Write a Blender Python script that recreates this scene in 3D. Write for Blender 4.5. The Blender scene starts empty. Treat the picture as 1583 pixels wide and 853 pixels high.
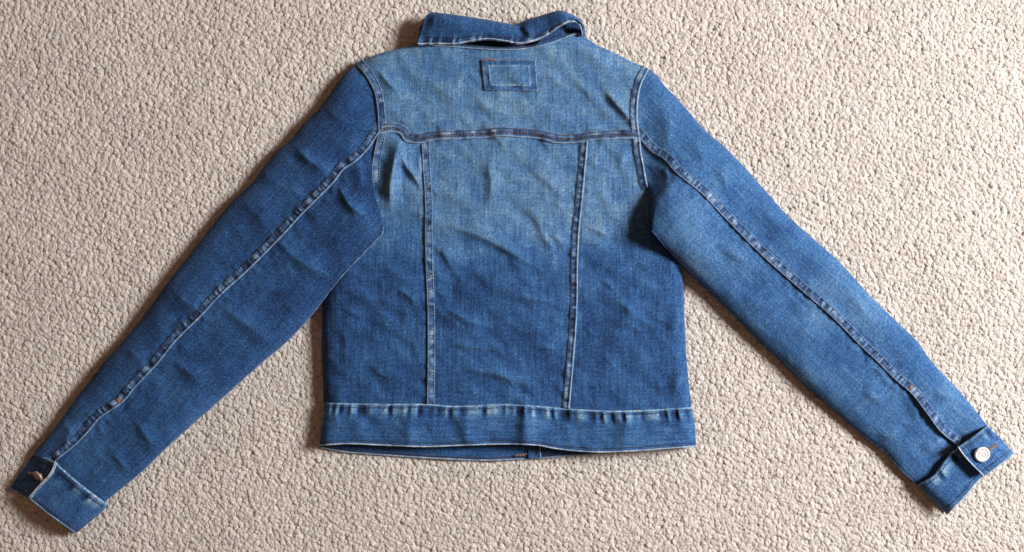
import bpy, math, random
import numpy as np

random.seed(7)
rng = np.random.RandomState(7)
sc = bpy.context.scene
COL = sc.collection

# ------------------------------------------------------------------ camera
S = 0.0008            # one layout unit = 0.8 mm on the carpet
HC = 1.30 / S         # camera height in layout units
CX, CY = 791.5, 426.5
cam_d = bpy.data.cameras.new('camera')
cam = bpy.data.objects.new('camera', cam_d)
COL.objects.link(cam)
cam.location = (0, 0, 1.30)
cam_d.sensor_fit = 'HORIZONTAL'
cam_d.angle = 2 * math.atan(791.5 / HC)
cam_d.clip_start = 0.05
cam_d.clip_end = 50
sc.camera = cam

# ------------------------------------------------------------------ light
world = bpy.data.worlds.new('World')
sc.world = world
world.use_nodes = True
bg = world.node_tree.nodes['Background']
bg.inputs['Color'].default_value = (1.0, 0.60, 0.39, 1)
bg.inputs['Strength'].default_value = 0.19

def area(name, loc, target, sx, sy, power, color):
    l = bpy.data.lights.new(name, 'AREA')
    l.shape = 'RECTANGLE'; l.size = sx; l.size_y = sy
    l.energy = power; l.color = color
    o = bpy.data.objects.new(name, l); COL.objects.link(o)
    o.location = loc
    from mathutils import Vector
    o.rotation_euler = (Vector(target) - Vector(loc)).to_track_quat('-Z', 'Y').to_euler()
    return o
# daylight from a window beyond the right edge, a little towards the collar
area('window_light', (2.35, 0.58, 1.58), (0.0, 0, 0), 0.68, 0.82, 186, (0.985, 0.985, 0.985))

sc.view_settings.view_transform = 'Standard'
sc.view_settings.look = 'None'
sc.view_settings.exposure = 0.0
sc.view_settings.gamma = 1.0
sc.view_settings.use_curve_mapping = False
sc.render.engine = 'CYCLES'

# ------------------------------------------------------------------ maths helpers
def A(pts): return np.array(pts, dtype=float)

def catmull(pts, step=2.0):
    """dense smooth polyline through pts"""
    P = A(pts)
    if len(P) == 2:
        n = max(2, int(np.hypot(*(P[1]-P[0])) / step) + 1)
        t = np.linspace(0, 1, n)[:, None]
        return P[0]*(1-t) + P[1]*t
    Q = np.vstack([2*P[0]-P[1], P, 2*P[-1]-P[-2]])
    out = []
    for i in range(1, len(Q)-2):
        p0, p1, p2, p3 = Q[i-1], Q[i], Q[i+1], Q[i+2]
        # centripetal-like: damp tangents by segment lengths
        l = np.linalg.norm(p2-p1)
        m1 = (p2-p0) * l / (np.linalg.norm(p2-p1)+np.linalg.norm(p1-p0)+1e-9)
        m2 = (p3-p1) * l / (np.linalg.norm(p3-p2)+np.linalg.norm(p2-p1)+1e-9)
        n = max(2, int(l/step)+1)
        t = np.linspace(0, 1, n, endpoint=False)[:, None]
        h00 = 2*t**3-3*t**2+1; h10 = t**3-2*t**2+t; h01 = -2*t**3+3*t**2; h11 = t**3-t**2
        out.append(h00*p1+h10*m1+h01*p2+h11*m2)
    out.append(P[-1:])
    return np.vstack(out)

def resample(C, n, warp=None):
    d = np.r_[0, np.cumsum(np.linalg.norm(np.diff(C, axis=0), axis=1))]
    t = np.linspace(0, 1, n)
    if warp is not None: t = warp(t)
    t = t*d[-1]
    return np.stack([np.interp(t, d, C[:, k]) for k in range(C.shape[1])], 1)

def arclen(C): return float(np.linalg.norm(np.diff(C, axis=0), axis=1).sum())

def seg_dist(x, y, poly, signed=False):
    """distance to a polyline, plus arc parameter; sign + on the right of travel (y down)"""
    P = A(poly)
    shp = np.shape(x)
    X = np.ravel(x); Y = np.ravel(y)
    best = np.full(X.shape, 1e9); par = np.zeros(X.shape); sg = np.ones(X.shape)
    L = np.r_[0, np.cumsum(np.linalg.norm(np.diff(P, axis=0), axis=1))]
    for i in range(len(P)-1):
        a, b = P[i], P[i+1]; d = b-a; l2 = d@d + 1e-12
        t = np.clip(((X-a[0])*d[0]+(Y-a[1])*d[1])/l2, 0, 1)
        dx = X-(a[0]+t*d[0]); dy = Y-(a[1]+t*d[1])
        dd = np.hypot(dx, dy)
        m = dd < best
        best = np.where(m, dd, best)
        par = np.where(m, (L[i]+t*(L[i+1]-L[i]))/L[-1], par)
        if signed:
            cr = d[0]*(Y-a[1])-d[1]*(X-a[0])
            sg = np.where(m, np.sign(cr), sg)
    if signed: best = best*sg
    return best.reshape(shp), par.reshape(shp)

def sstep(a, b, x):
    t = np.clip((x-a)/(b-a), 0, 1); return t*t*(3-2*t)

_lat = {}
def vnoise(x, y, scale, seed=0):
    if seed not in _lat: _lat[seed] = np.random.RandomState(seed+100).rand(128, 128)
    G = _lat[seed]
    u = np.asarray(x, float)/scale + 31.7; v = np.asarray(y, float)/scale + 17.3
    i = np.floor(u).astype(int); j = np.floor(v).astype(int)
    fu = u-i; fv = v-j
    fu = fu*fu*fu*(fu*(fu*6-15)+10); fv = fv*fv*fv*(fv*(fv*6-15)+10)
    g = lambda a, b: G[a % 128, b % 128]
    return ((g(i, j)*(1-fu)+g(i+1, j)*fu)*(1-fv)+(g(i, j+1)*(1-fu)+g(i+1, j+1)*fu)*fv)*2-1

def roll(d, r):
    t = np.clip(d/r, 0, 1); return np.sqrt(np.maximum(0, 1-(1-t)**2))

def fold(x, y, path, amp, wl, wr, taper=0.3):
    """a ridge along path; wl / wr = widths on the left / right hand of travel"""
    P = A(path)
    C = catmull(P, 8.0)
    m = 4*max(wl, wr)
    d, t = seg_dist(x, y, C, signed=True)
    w = np.where(d > 0, wr, wl)
    e = np.clip(np.minimum(t, 1-t)/taper, 0, 1)
    e = e*e*(3-2*e)
    return amp*np.exp(-np.abs(d/w)**1.5)*e

def at(x, y, z):
    k = (HC-z)/HC
    return np.stack([(x-CX)*S*k, -(y-CY)*S*k, z*S], -1)

# ------------------------------------------------------------------ materials
def new_mat(name):
    m = bpy.data.materials.new(name); m.use_nodes = True
    nt = m.node_tree; nt.nodes.clear()
    out = nt.nodes.new('ShaderNodeOutputMaterial')
    b = nt.nodes.new('ShaderNodeBsdfPrincipled')
    nt.links.new(b.outputs[0], out.inputs['Surface'])
    return m, nt, b

def math_node(nt, op, a, b=None, c=None):
    n = nt.nodes.new('ShaderNodeMath'); n.operation = op
    for i, v in enumerate((a, b, c)):
        if v is None: continue
        if isinstance(v, (int, float)): n.inputs[i].default_value = v
        else: nt.links.new(v, n.inputs[i])
    return n.outputs[0]

def noise(nt, vec, scale, detail=2.0, rough=0.5):
    n = nt.nodes.new('ShaderNodeTexNoise'); n.inputs['Scale'].default_value = scale
    n.inputs['Detail'].default_value = detail; n.inputs['Roughness'].default_value = rough
    nt.links.new(vec, n.inputs['Vector']); return n.outputs['Fac']

def mapping(nt, vec, scale, rot=0.0):
    n = nt.nodes.new('ShaderNodeMapping'); n.inputs['Scale'].default_value = scale
    n.inputs['Rotation'].default_value = (0, 0, rot)
    nt.links.new(vec, n.inputs['Vector']); return n.outputs[0]

def denim_material(name, streak=1.0, ramp=None):
    """UV is in layout units / 100 with V along the warp threads; attribute 'fade' is how pale the denim is"""
    m, nt, b = new_mat(name)
    uv = nt.nodes.new('ShaderNodeUVMap').outputs[0]
    at_ = nt.nodes.new('ShaderNodeAttribute'); at_.attribute_name = 'tone'
    tone = at_.outputs['Fac']
    blotch = noise(nt, mapping(nt, uv, (1, 1, 1)), 5.5, 4.0, 0.6)
    st1 = noise(nt, mapping(nt, uv, (30, 1.9, 1)), 1.0, 2.0, 0.6)          # slubby warp streaks
    st2 = noise(nt, mapping(nt, uv, (3.0, 26, 1)), 1.0, 1.0, 0.5)          # weft
    sp = noise(nt, mapping(nt, uv, (34, 27, 1), 0.5), 1.0, 2.5, 0.8)       # twill specks
    w = nt.nodes.new('ShaderNodeTexWave'); w.bands_direction = 'DIAGONAL'
    w.inputs['Scale'].default_value = 22.0; w.inputs['Distortion'].default_value = 3.0
    w.inputs['Detail'].default_value = 1.5; w.inputs['Detail Scale'].default_value = 6.0
    nt.links.new(uv, w.inputs['Vector'])
    v = tone
    def addn(src, amt):
        nonlocal v
        d = math_node(nt, 'SUBTRACT', src, 0.5)
        v = math_node(nt, 'MULTIPLY_ADD', d, amt, v)
    addn(blotch, 0.20); addn(st1, 0.46*streak); addn(st2, 0.16); addn(sp, 0.95); addn(w.outputs['Fac'], 0.05)
    r = nt.nodes.new('ShaderNodeValToRGB')
    el = r.color_ramp.elements
    stops = ramp or [(0.0, (0.0020, 0.006, 0.020)), (0.22, (0.0065, 0.0325, 0.112)), (0.45, (0.025, 0.091, 0.226)),
             (0.68, (0.095, 0.186, 0.300)), (0.86, (0.22, 0.32, 0.41)), (1.0, (0.56, 0.59, 0.62))]
    el[0].position = stops[0][0]; el[0].color = (*stops[0][1], 1)
    el[1].position = stops[-1][0]; el[1].color = (*stops[-1][1], 1)
    for p, c in stops[1:-1]:
        e = el.new(p); e.color = (*c, 1)
    nt.links.new(v, r.inputs[0])
    nt.links.new(r.outputs[0], b.inputs['Base Color'])
    b.inputs['Roughness'].default_value = 0.88
    b.inputs['Specular IOR Level'].default_value = 0.18
    b.inputs['Sheen Weight'].default_value = 0.06
    b.inputs['Sheen Roughness'].default_value = 0.6
    h = math_node(nt, 'ADD', math_node(nt, 'MULTIPLY', st1, 0.6), sp)
    h = math_node(nt, 'MULTIPLY_ADD', w.outputs['Fac'], 0.25, h)
    bp = nt.nodes.new('ShaderNodeBump'); bp.inputs['Strength'].default_value = 0.55
    bp.inputs['Distance'].default_value = 0.0006
    nt.links.new(h, bp.inputs['Height']); nt.links.new(bp.outputs[0], b.inputs['Normal'])
    return m

M_DENIM = denim_material('denim_washed')
M_SLEEVE = denim_material('denim_sleeve', 0.7)
M_SEAM = denim_material('denim_seam', 0.35,
    [(0.0, (0.004, 0.009, 0.028)), (0.22, (0.014, 0.038, 0.110)), (0.45, (0.045, 0.105, 0.225)),
     (0.68, (0.140, 0.215, 0.32)), (0.86, (0.26, 0.32, 0.41)), (1.0, (0.47, 0.50, 0.56))])

def thread_material(name, c1, c2):
    m, nt, b = new_mat(name)
    g = nt.nodes.new('ShaderNodeNewGeometry').outputs['Position']
    n = noise(nt, g, 140.0, 2.0)
    r = nt.nodes.new('ShaderNodeValToRGB')
    r.color_ramp.elements[0].position = 0.35; r.color_ramp.elements[0].color = (*c1, 1)
    r.color_ramp.elements[1].position = 0.65; r.color_ramp.elements[1].color = (*c2, 1)
    nt.links.new(n, r.inputs[0]); nt.links.new(r.outputs[0], b.inputs['Base Color'])
    b.inputs['Roughness'].default_value = 0.7
    return m
M_NAVY = thread_material('thread_navy', (0.010, 0.014, 0.030), (0.035, 0.040, 0.065))
M_PLUM = thread_material('thread_plum_brown', (0.030, 0.018, 0.022), (0.085, 0.050, 0.045))
M_PATCH = thread_material('thread_rust', (0.09, 0.05, 0.042), (0.22, 0.125, 0.085))
M_TOBACCO = thread_material('thread_tobacco', (0.20, 0.085, 0.028), (0.34, 0.17, 0.065))
M_TAG = thread_material('tag_leather', (0.16, 0.085, 0.03), (0.28, 0.16, 0.06))

def metal_material(name, col, rough):
    m, nt, b = new_mat(name)
    g = nt.nodes.new('ShaderNodeNewGeometry').outputs['Position']
    n = noise(nt, g, 420.0, 3.0)
    r = nt.nodes.new('ShaderNodeValToRGB')
    r.color_ramp.elements[0].color = (*[c*0.62 for c in col], 1)
    r.color_ramp.elements[1].color = (*col, 1)
    r.color_ramp.elements[0].position = 0.3; r.color_ramp.elements[1].position = 0.62
    nt.links.new(n, r.inputs[0]); nt.links.new(r.outputs[0], b.inputs['Base Color'])
    b.inputs['Metallic'].default_value = 0.3
    b.inputs['Roughness'].default_value = rough
    return m
M_SILVER = metal_material('button_silver', (0.80, 0.79, 0.77), 0.42)
M_COPPER = metal_material('button_copper', (0.34, 0.24, 0.18), 0.4)

def carpet_material(name, backing=False):
    m, nt, b = new_mat(name)
    g = nt.nodes.new('ShaderNodeNewGeometry').outputs['Position']
    oi = nt.nodes.new('ShaderNodeObjectInfo').outputs['Random']
    fib = noise(nt, mapping(nt, g, (900, 900, 900)), 1.0, 3.0, 0.7)
    big = noise(nt, g, 9.0, 3.0, 0.6)
    v = math_node(nt, 'MULTIPLY_ADD', math_node(nt, 'SUBTRACT', fib, 0.5), 0.6, 0.5)
    v = math_node(nt, 'MULTIPLY_ADD', math_node(nt, 'SUBTRACT', oi, 0.5), 0.45, v)
    v = math_node(nt, 'MULTIPLY_ADD', math_node(nt, 'SUBTRACT', big, 0.5), 0.55, v)
    r = nt.nodes.new('ShaderNodeValToRGB')
    el = r.color_ramp.elements
    k = 0.7 if backing else 1.03
    el[0].position = 0.1; el[0].color = (0.63*k, 0.575*k, 0.525*k, 1)
    el[1].position = 0.9; el[1].color = (0.86*k, 0.81*k, 0.76*k, 1)
    nt.links.new(v, r.inputs[0]); nt.links.new(r.outputs[0], b.inputs['Base Color'])
    b.inputs['Roughness'].default_value = 0.95
    b.inputs['Specular IOR Level'].default_value = 0.1
    bp = nt.nodes.new('ShaderNodeBump'); bp.inputs['Strength'].default_value = 0.35
    bp.inputs['Distance'].default_value = 0.0012
    nt.links.new(fib, bp.inputs['Height']); nt.links.new(bp.outputs[0], b.inputs['Normal'])
    if not backing:          # wool lets some light through
        tr = nt.nodes.new('ShaderNodeBsdfTranslucent'); mx = nt.nodes.new('ShaderNodeMixShader'); mx.inputs[0].default_value = 0.46
        nt.links.new(r.outputs[0], tr.inputs['Color']); nt.links.new(b.outputs[0], mx.inputs[1]); nt.links.new(tr.outputs[0], mx.inputs[2])
        out = [n for n in nt.nodes if n.type == 'OUTPUT_MATERIAL'][0]
        nt.links.new(mx.outputs[0], out.inputs['Surface'])
    return m
M_TUFT = carpet_material('carpet_wool')
M_BACK = carpet_material('carpet_backing', True)

# ------------------------------------------------------------------ object helpers
def mesh_obj(name, verts, faces, mat, parent=None, uv=None, tone=None, smooth=True):
    me = bpy.data.meshes.new(name)
    V = np.asarray(verts, dtype=np.float32); F = np.asarray(faces, dtype=np.int32)
    n = F.shape[1]
    me.vertices.add(len(V)); me.vertices.foreach_set('co', V.ravel())
    me.loops.add(F.size); me.loops.foreach_set('vertex_index', F.ravel())
    me.polygons.add(len(F))
    me.polygons.foreach_set('loop_start', np.arange(0, F.size, n, dtype=np.int32))
    me.update(calc_edges=True)
    if smooth: me.polygons.foreach_set('use_smooth', np.ones(len(F), dtype=bool))
    if uv is not None:
        l = me.uv_layers.new(name='UVMap')
        l.data.foreach_set('uv', np.asarray(uv, dtype=np.float32)[F.ravel()].ravel())
    if tone is not None:
        a = me.attributes.new('tone', 'FLOAT', 'POINT')
        a.data.foreach_set('value', np.asarray(tone, dtype=np.float32))
    me.validate()
    me.materials.append(mat)
    o = bpy.data.objects.new(name, me); COL.objects.link(o)
    if parent is not None: o.parent = parent
    return o

def grid_faces(nu, nv, flip=False):
    i = np.arange(nu-1)[:, None]*nv + np.arange(nv-1)[None, :]
    i = i.ravel()
    f = np.stack([i, i+1, i+nv+1, i+nv], 1)
    return f[:, ::-1] if flip else f

def grid_obj(name, X, Y, Z, mat, parent, U, V, tone):
    """X.. are (nu,nv) arrays in layout units"""
    P = at(X, Y, Z)
    nu, nv = X.shape
    a = P[nu//2, nv//2]; b = P[nu//2, min(nv//2+1, nv-1)]; c = P[min(nu//2+1, nu-1), nv//2]
    up = np.cross(b-a, c-a)[2] > 0
    F = grid_faces(nu, nv, flip=up is np.False_ or not up)
    F = grid_faces(nu, nv)
    # orientation: face order i -> i+1 -> next row, normal = (b-a)x(c-a)
    if not up: F = F[:, ::-1]
    uv = np.stack([U.ravel()/100.0, V.ravel()/100.0], 1)
    fd = np.broadcast_to(tone, X.shape).ravel()
    return mesh_obj(name, P.reshape(-1, 3), F, mat, parent, uv, fd)

def coons(top, bottom, left, right, nu, nv, wu=None, wv=None):
    """top/bottom run left->right, left/right run top->bottom; returns X,Y,(u,v) with shape (nu,nv)"""
    u = np.linspace(0, 1, nu); v = np.linspace(0, 1, nv)
    if wu is not None: u = wu(u)
    if wv is not None: v = wv(v)
    def ev(C, t):
        d = np.r_[0, np.cumsum(np.linalg.norm(np.diff(C, axis=0), axis=1))]; d /= d[-1]
        return np.stack([np.interp(t, d, C[:, 0]), np.interp(t, d, C[:, 1])], -1)
    T, B, L, R = ev(top, u), ev(bottom, u), ev(left, v), ev(right, v)
    uu = u[:, None, None]; vv = v[None, :, None]
    P = (1-vv)*T[:, None]+vv*B[:, None]+(1-uu)*L[None]+uu*R[None] \
        - ((1-uu)*(1-vv)*T[0]+uu*(1-vv)*T[-1]+(1-uu)*vv*B[0]+uu*vv*B[-1])
    U, V = np.meshgrid(u, v, indexing='ij')
    return P[..., 0], P[..., 1], U, V

ease_both = lambda t: 0.35*t+0.65*(1-np.cos(math.pi*t))/2
ease_start = lambda t: 0.3*t+0.7*(1-np.cos(math.pi*t/2))
ease_end = lambda t: 1-ease_start(1-t)

def empty(name):
    o = bpy.data.objects.new(name, None); COL.objects.link(o); return o

# ------------------------------------------------------------------ carpet
carpet = mesh_obj('carpet', [(-2.5, -2.5, -0.0052), (2.5, -2.5, -0.0052), (2.5, 2.5, -0.0052), (-2.5, 2.5, -0.0052)],
                  [(0, 1, 2, 3)], M_BACK, smooth=False)
carpet['kind'] = 'structure'
carpet['label'] = 'cream beige twisted wool loop carpet under the jacket'
sp = 5.7
xs = np.arange(-620, 1583+620, sp); ys = np.arange(-560, 853+560, sp*0.866)
gx, gy = np.meshgrid(xs, ys, indexing='ij')
gx = gx + (np.arange(len(ys)) % 2)[None, :]*sp*0.5
jx = rng.uniform(-1, 1, gx.shape)*sp*0.34; jy = rng.uniform(-1, 1, gx.shape)*sp*0.34
gx = gx+jx; gy = gy+jy
gz = -3.0+rng.uniform(-0.35, 0.35, gx.shape)+0.5*vnoise(gx, gy, 26, 3)+0.5*vnoise(gx, gy, 90, 2)
pts = np.stack([(gx-CX)*S, -(gy-CY)*S, gz*S], -1).reshape(-1, 3)
tm = bpy.data.meshes.new('carpet_tufts')
tm.vertices.add(len(pts)); tm.vertices.foreach_set('co', pts.astype(np.float32).ravel()); tm.update()
tufts = bpy.data.objects.new('carpet_tufts', tm); COL.objects.link(tufts)
tufts.parent = carpet
tufts['kind'] = 'stuff'
tufts['label'] = 'lumpy cream wool tufts of the carpet pile'
tm.materials.append(M_TUFT)
ng = bpy.data.node_groups.new('tuft_scatter', 'GeometryNodeTree')
ng.interface.new_socket('Geometry', in_out='INPUT', socket_type='NodeSocketGeometry')
ng.interface.new_socket('Geometry', in_out='OUTPUT', socket_type='NodeSocketGeometry')
N = ng.nodes; L = ng.links
gi = N.new('NodeGroupInput'); go = N.new('NodeGroupOutput')
g2i = N.new('GeometryNodeGeometryToInstance')
for k in range(8):
    ico = N.new('GeometryNodeMeshIcoSphere'); ico.inputs['Radius'].default_value = 4.9*S
    ico.inputs['Subdivisions'].default_value = 4
    spn = N.new('GeometryNodeSetPosition')
    nz = N.new('ShaderNodeTexNoise'); nz.noise_dimensions = '4D'
    nz.inputs['Scale'].default_value = 330.0; nz.inputs['Detail'].default_value = 1.0
    nz.inputs['W'].default_value = 3.7*k
    pos = N.new('GeometryNodeInputPosition')
    L.new(pos.outputs[0], nz.inputs['Vector'])
    sub = N.new('ShaderNodeMath'); sub.operation = 'SUBTRACT'; sub.inputs[1].default_value = 0.5
    L.new(nz.outputs['Fac'], sub.inputs[0])
    mul = N.new('ShaderNodeMath'); mul.operation = 'MULTIPLY'; mul.inputs[1].default_value = 1.25
    L.new(sub.outputs[0], mul.inputs[0])
    vs = N.new('ShaderNodeVectorMath'); vs.operation = 'SCALE'
    L.new(pos.outputs[0], vs.inputs[0]); L.new(mul.outputs[0], vs.inputs['Scale'])
    L.new(ico.outputs['Mesh'], spn.inputs['Geometry']); L.new(vs.outputs[0], spn.inputs['Offset'])
    ss = N.new('GeometryNodeSetShadeSmooth'); L.new(spn.outputs[0], ss.inputs[0])
    sm = N.new('GeometryNodeSetMaterial'); sm.inputs['Material'].default_value = M_TUFT
    L.new(ss.outputs[0], sm.inputs[0])
    L.new(sm.outputs[0], g2i.inputs[0])
iop = N.new('GeometryNodeInstanceOnPoints'); iop.inputs['Pick Instance'].default_value = True
L.new(gi.outputs[0], iop.inputs['Points']); L.new(g2i.outputs[0], iop.inputs['Instance'])
ri = N.new('FunctionNodeRandomValue'); ri.data_type = 'INT'
ri.inputs['Min'].default_value if False else None
for s_ in ri.inputs:
    if s_.type == 'INT' and s_.name == 'Min': s_.default_value = 0
    if s_.type == 'INT' and s_.name == 'Max': s_.default_value = 7
L.new([o for o in ri.outputs if o.type == 'INT'][0], iop.inputs['Instance Index'])
rr = N.new('FunctionNodeRandomValue'); rr.data_type = 'FLOAT_VECTOR'
for s_ in rr.inputs:
    if s_.type == 'VECTOR' and s_.name == 'Max': s_.default_value = (0.45, 0.45, 6.28)
    if s_.type == 'VECTOR' and s_.name == 'Min': s_.default_value = (-0.45, -0.45, 0)
L.new([o for o in rr.outputs if o.type == 'VECTOR'][0], iop.inputs['Rotation'])
rs = N.new('FunctionNodeRandomValue'); rs.data_type = 'FLOAT'
fl = [s_ for s_ in rs.inputs if s_.type == 'VALUE']
fl[0].default_value = 0.8; fl[1].default_value = 1.18
sq = N.new('ShaderNodeVectorMath'); sq.operation = 'MULTIPLY'; sq.inputs[1].default_value = (1, 1, 0.52)
L.new([o for o in rs.outputs if o.type == 'VALUE'][0], sq.inputs[0]); L.new(sq.outputs[0], iop.inputs['Scale'])
L.new(iop.outputs[0], go.inputs[0])
mod = tufts.modifiers.new('tuft_scatter', 'NODES'); mod.node_group = ng

# ================================================================== the jacket
# outline curves, in layout units (x right, y down)
AL = [(551, 99), (566, 118), (578, 141), (583, 167.5), (584.5, 192), (584.5, 207)]          # left armhole, upper
AL2 = [(584.5, 207), (577.5, 240), (574.5, 264), (579, 299), (587.5, 327), (593, 350)]     # left armhole, lower
AR = [(1003, 107), (992, 128), (987, 148), (985, 177), (987, 200), (989.5, 215)]
AR2 = [(989.5, 215), (990.5, 232), (995, 256), (1000, 283), (1008, 306), (1010, 330), (1008, 357)]
SH_L = [(645, 67), (615.5, 75.5), (589, 82), (567, 91), (551, 99)]
SH_R = [(901, 54), (918, 67), (944, 79), (974, 94), (1003, 107)]
NECK = [(645, 67), (688, 70), (737, 74), (770, 76), (803, 75), (829, 71), (855, 64), (888, 52), (901, 54)]
YOKE = [(584.5, 207), (606, 204), (618, 207), (626, 218), (648, 221), (668, 217), (704, 215), (750, 213), (776.5, 210.5),
        (803, 212), (836, 215), (856, 220.5), (885, 221), (918, 217), (967, 214), (989.5, 215)]
BS_L = [(652, 220.5), (654, 262), (657, 311), (657, 361), (658, 410), (660, 459), (661, 499), (661, 557.5), (660, 624)]
BS_R = [(908.6, 218), (904.6, 262), (900, 311), (895, 361), (893, 410), (892.5, 459), (891, 499), (886.6, 557.5), (880, 631.5)]
WB_T = [(503, 622), (542.7, 623), (597.5, 624), (660, 624), (699, 627), (738.5, 626), (770, 624), (801, 625), (832.5, 627),
        (880, 631.5), (911, 633), (950, 634.7), (1009, 632.7), (1069, 629)]
WB_B = [(494, 687.5), (539, 685), (597.5, 687.5), (656, 689.5), (715, 687.5), (754, 686), (793, 685.6), (832.5, 687.5),
        (856, 692), (891, 696), (930.5, 698), (989, 695.5), (1028, 692.6), (1076, 688.7)]
SIDE_L = [(584.5, 207), (578, 240), (576, 268), (572, 310), (550, 370), (518, 428), (501, 463), (497.6, 507), (499, 545), (499.5, 590), (503, 622)]
SIDE_R = [(989.5, 215), (990.5, 232), (995, 256), (1001, 285), (1013, 320), (1031, 360), (1048, 398), (1054, 425), (1057, 451), (1058.5, 500),
          (1061.5, 557), (1069, 629)]
# left sleeve
LO = [(551, 99), (531, 116), (515, 137), (503, 155), (489, 172.5), (468, 192), (450, 215), (426, 236), (408, 257), (394, 278), (351, 320),
      (310, 372.5), (265, 429), (235, 470), (197.5, 519), (161, 560), (137, 591), (110, 625), (89, 656), (53, 700)]
LI = [(593, 350), (590, 361), (554, 399), (520, 436), (486, 481), (445, 526), (400, 564), (359, 601), (318, 637), (285, 666), (247, 701),
      (223, 725), (192, 751), (168, 770)]
LS = [(584.5, 207), (570, 229), (549, 250), (531, 262), (519, 278), (500, 298), (464, 334), (437.6, 363), (385, 416), (340, 457), (310, 489),
      (272.5, 526), (245, 560), (209.5, 598), (189, 622), (154.5, 646), (137, 666.5), (117, 687), (86, 712)]
# right sleeve
RO = [(1003, 107), (1016, 117), (1026, 131), (1042.6, 148), (1060, 167), (1088.6, 200), (1118, 225), (1148, 255), (1181.5, 293), (1219.5, 335),
      (1257.5, 369), (1295.5, 402.6), (1338, 449), (1380, 491), (1418, 528), (1441, 560), (1470.5, 591), (1498, 622), (1525, 656)]
RI = [(1008, 357), (1025, 377), (1063, 419.5), (1105.5, 457.5), (1143.5, 495.5), (1186, 538), (1209, 559), (1250, 600), (1300, 643),
      (1340, 677), (1367.5, 697), (1391.5, 725), (1419, 749)]
RS = [(989.5, 215), (1006.5, 234), (1026, 246), (1046, 268), (1084.5, 299), (1126.6, 343.5), (1177, 394), (1232, 443), (1287, 491),
      (1333.5, 538), (1357, 560), (1384.6, 587.5), (1408.7, 608), (1432.7, 639), (1453.4, 666.5), (1481, 689)]
C = {k: catmull(v) for k, v in dict(AL=AL, AL2=AL2, AR=AR, AR2=AR2, SH_L=SH_L, SH_R=SH_R, NECK=NECK, YOKE=YOKE, BS_L=BS_L, BS_R=BS_R,
     WB_T=WB_T, WB_B=WB_B, SIDE_L=SIDE_L, SIDE_R=SIDE_R, LO=LO, LI=LI, LS=LS, RO=RO, RI=RI, RS=RS).items()}
thin = lambda c, n=5: np.vstack([c[::n], c[-1:]])

def cut(Cv, p, q):
    """piece of a dense curve between the points nearest p and q"""
    i = int(np.argmin(np.hypot(*(Cv-A(p)).T))); j = int(np.argmin(np.hypot(*(Cv-A(q)).T)))
    return Cv[i:j+1] if i <= j else Cv[j:i+1][::-1]

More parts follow.
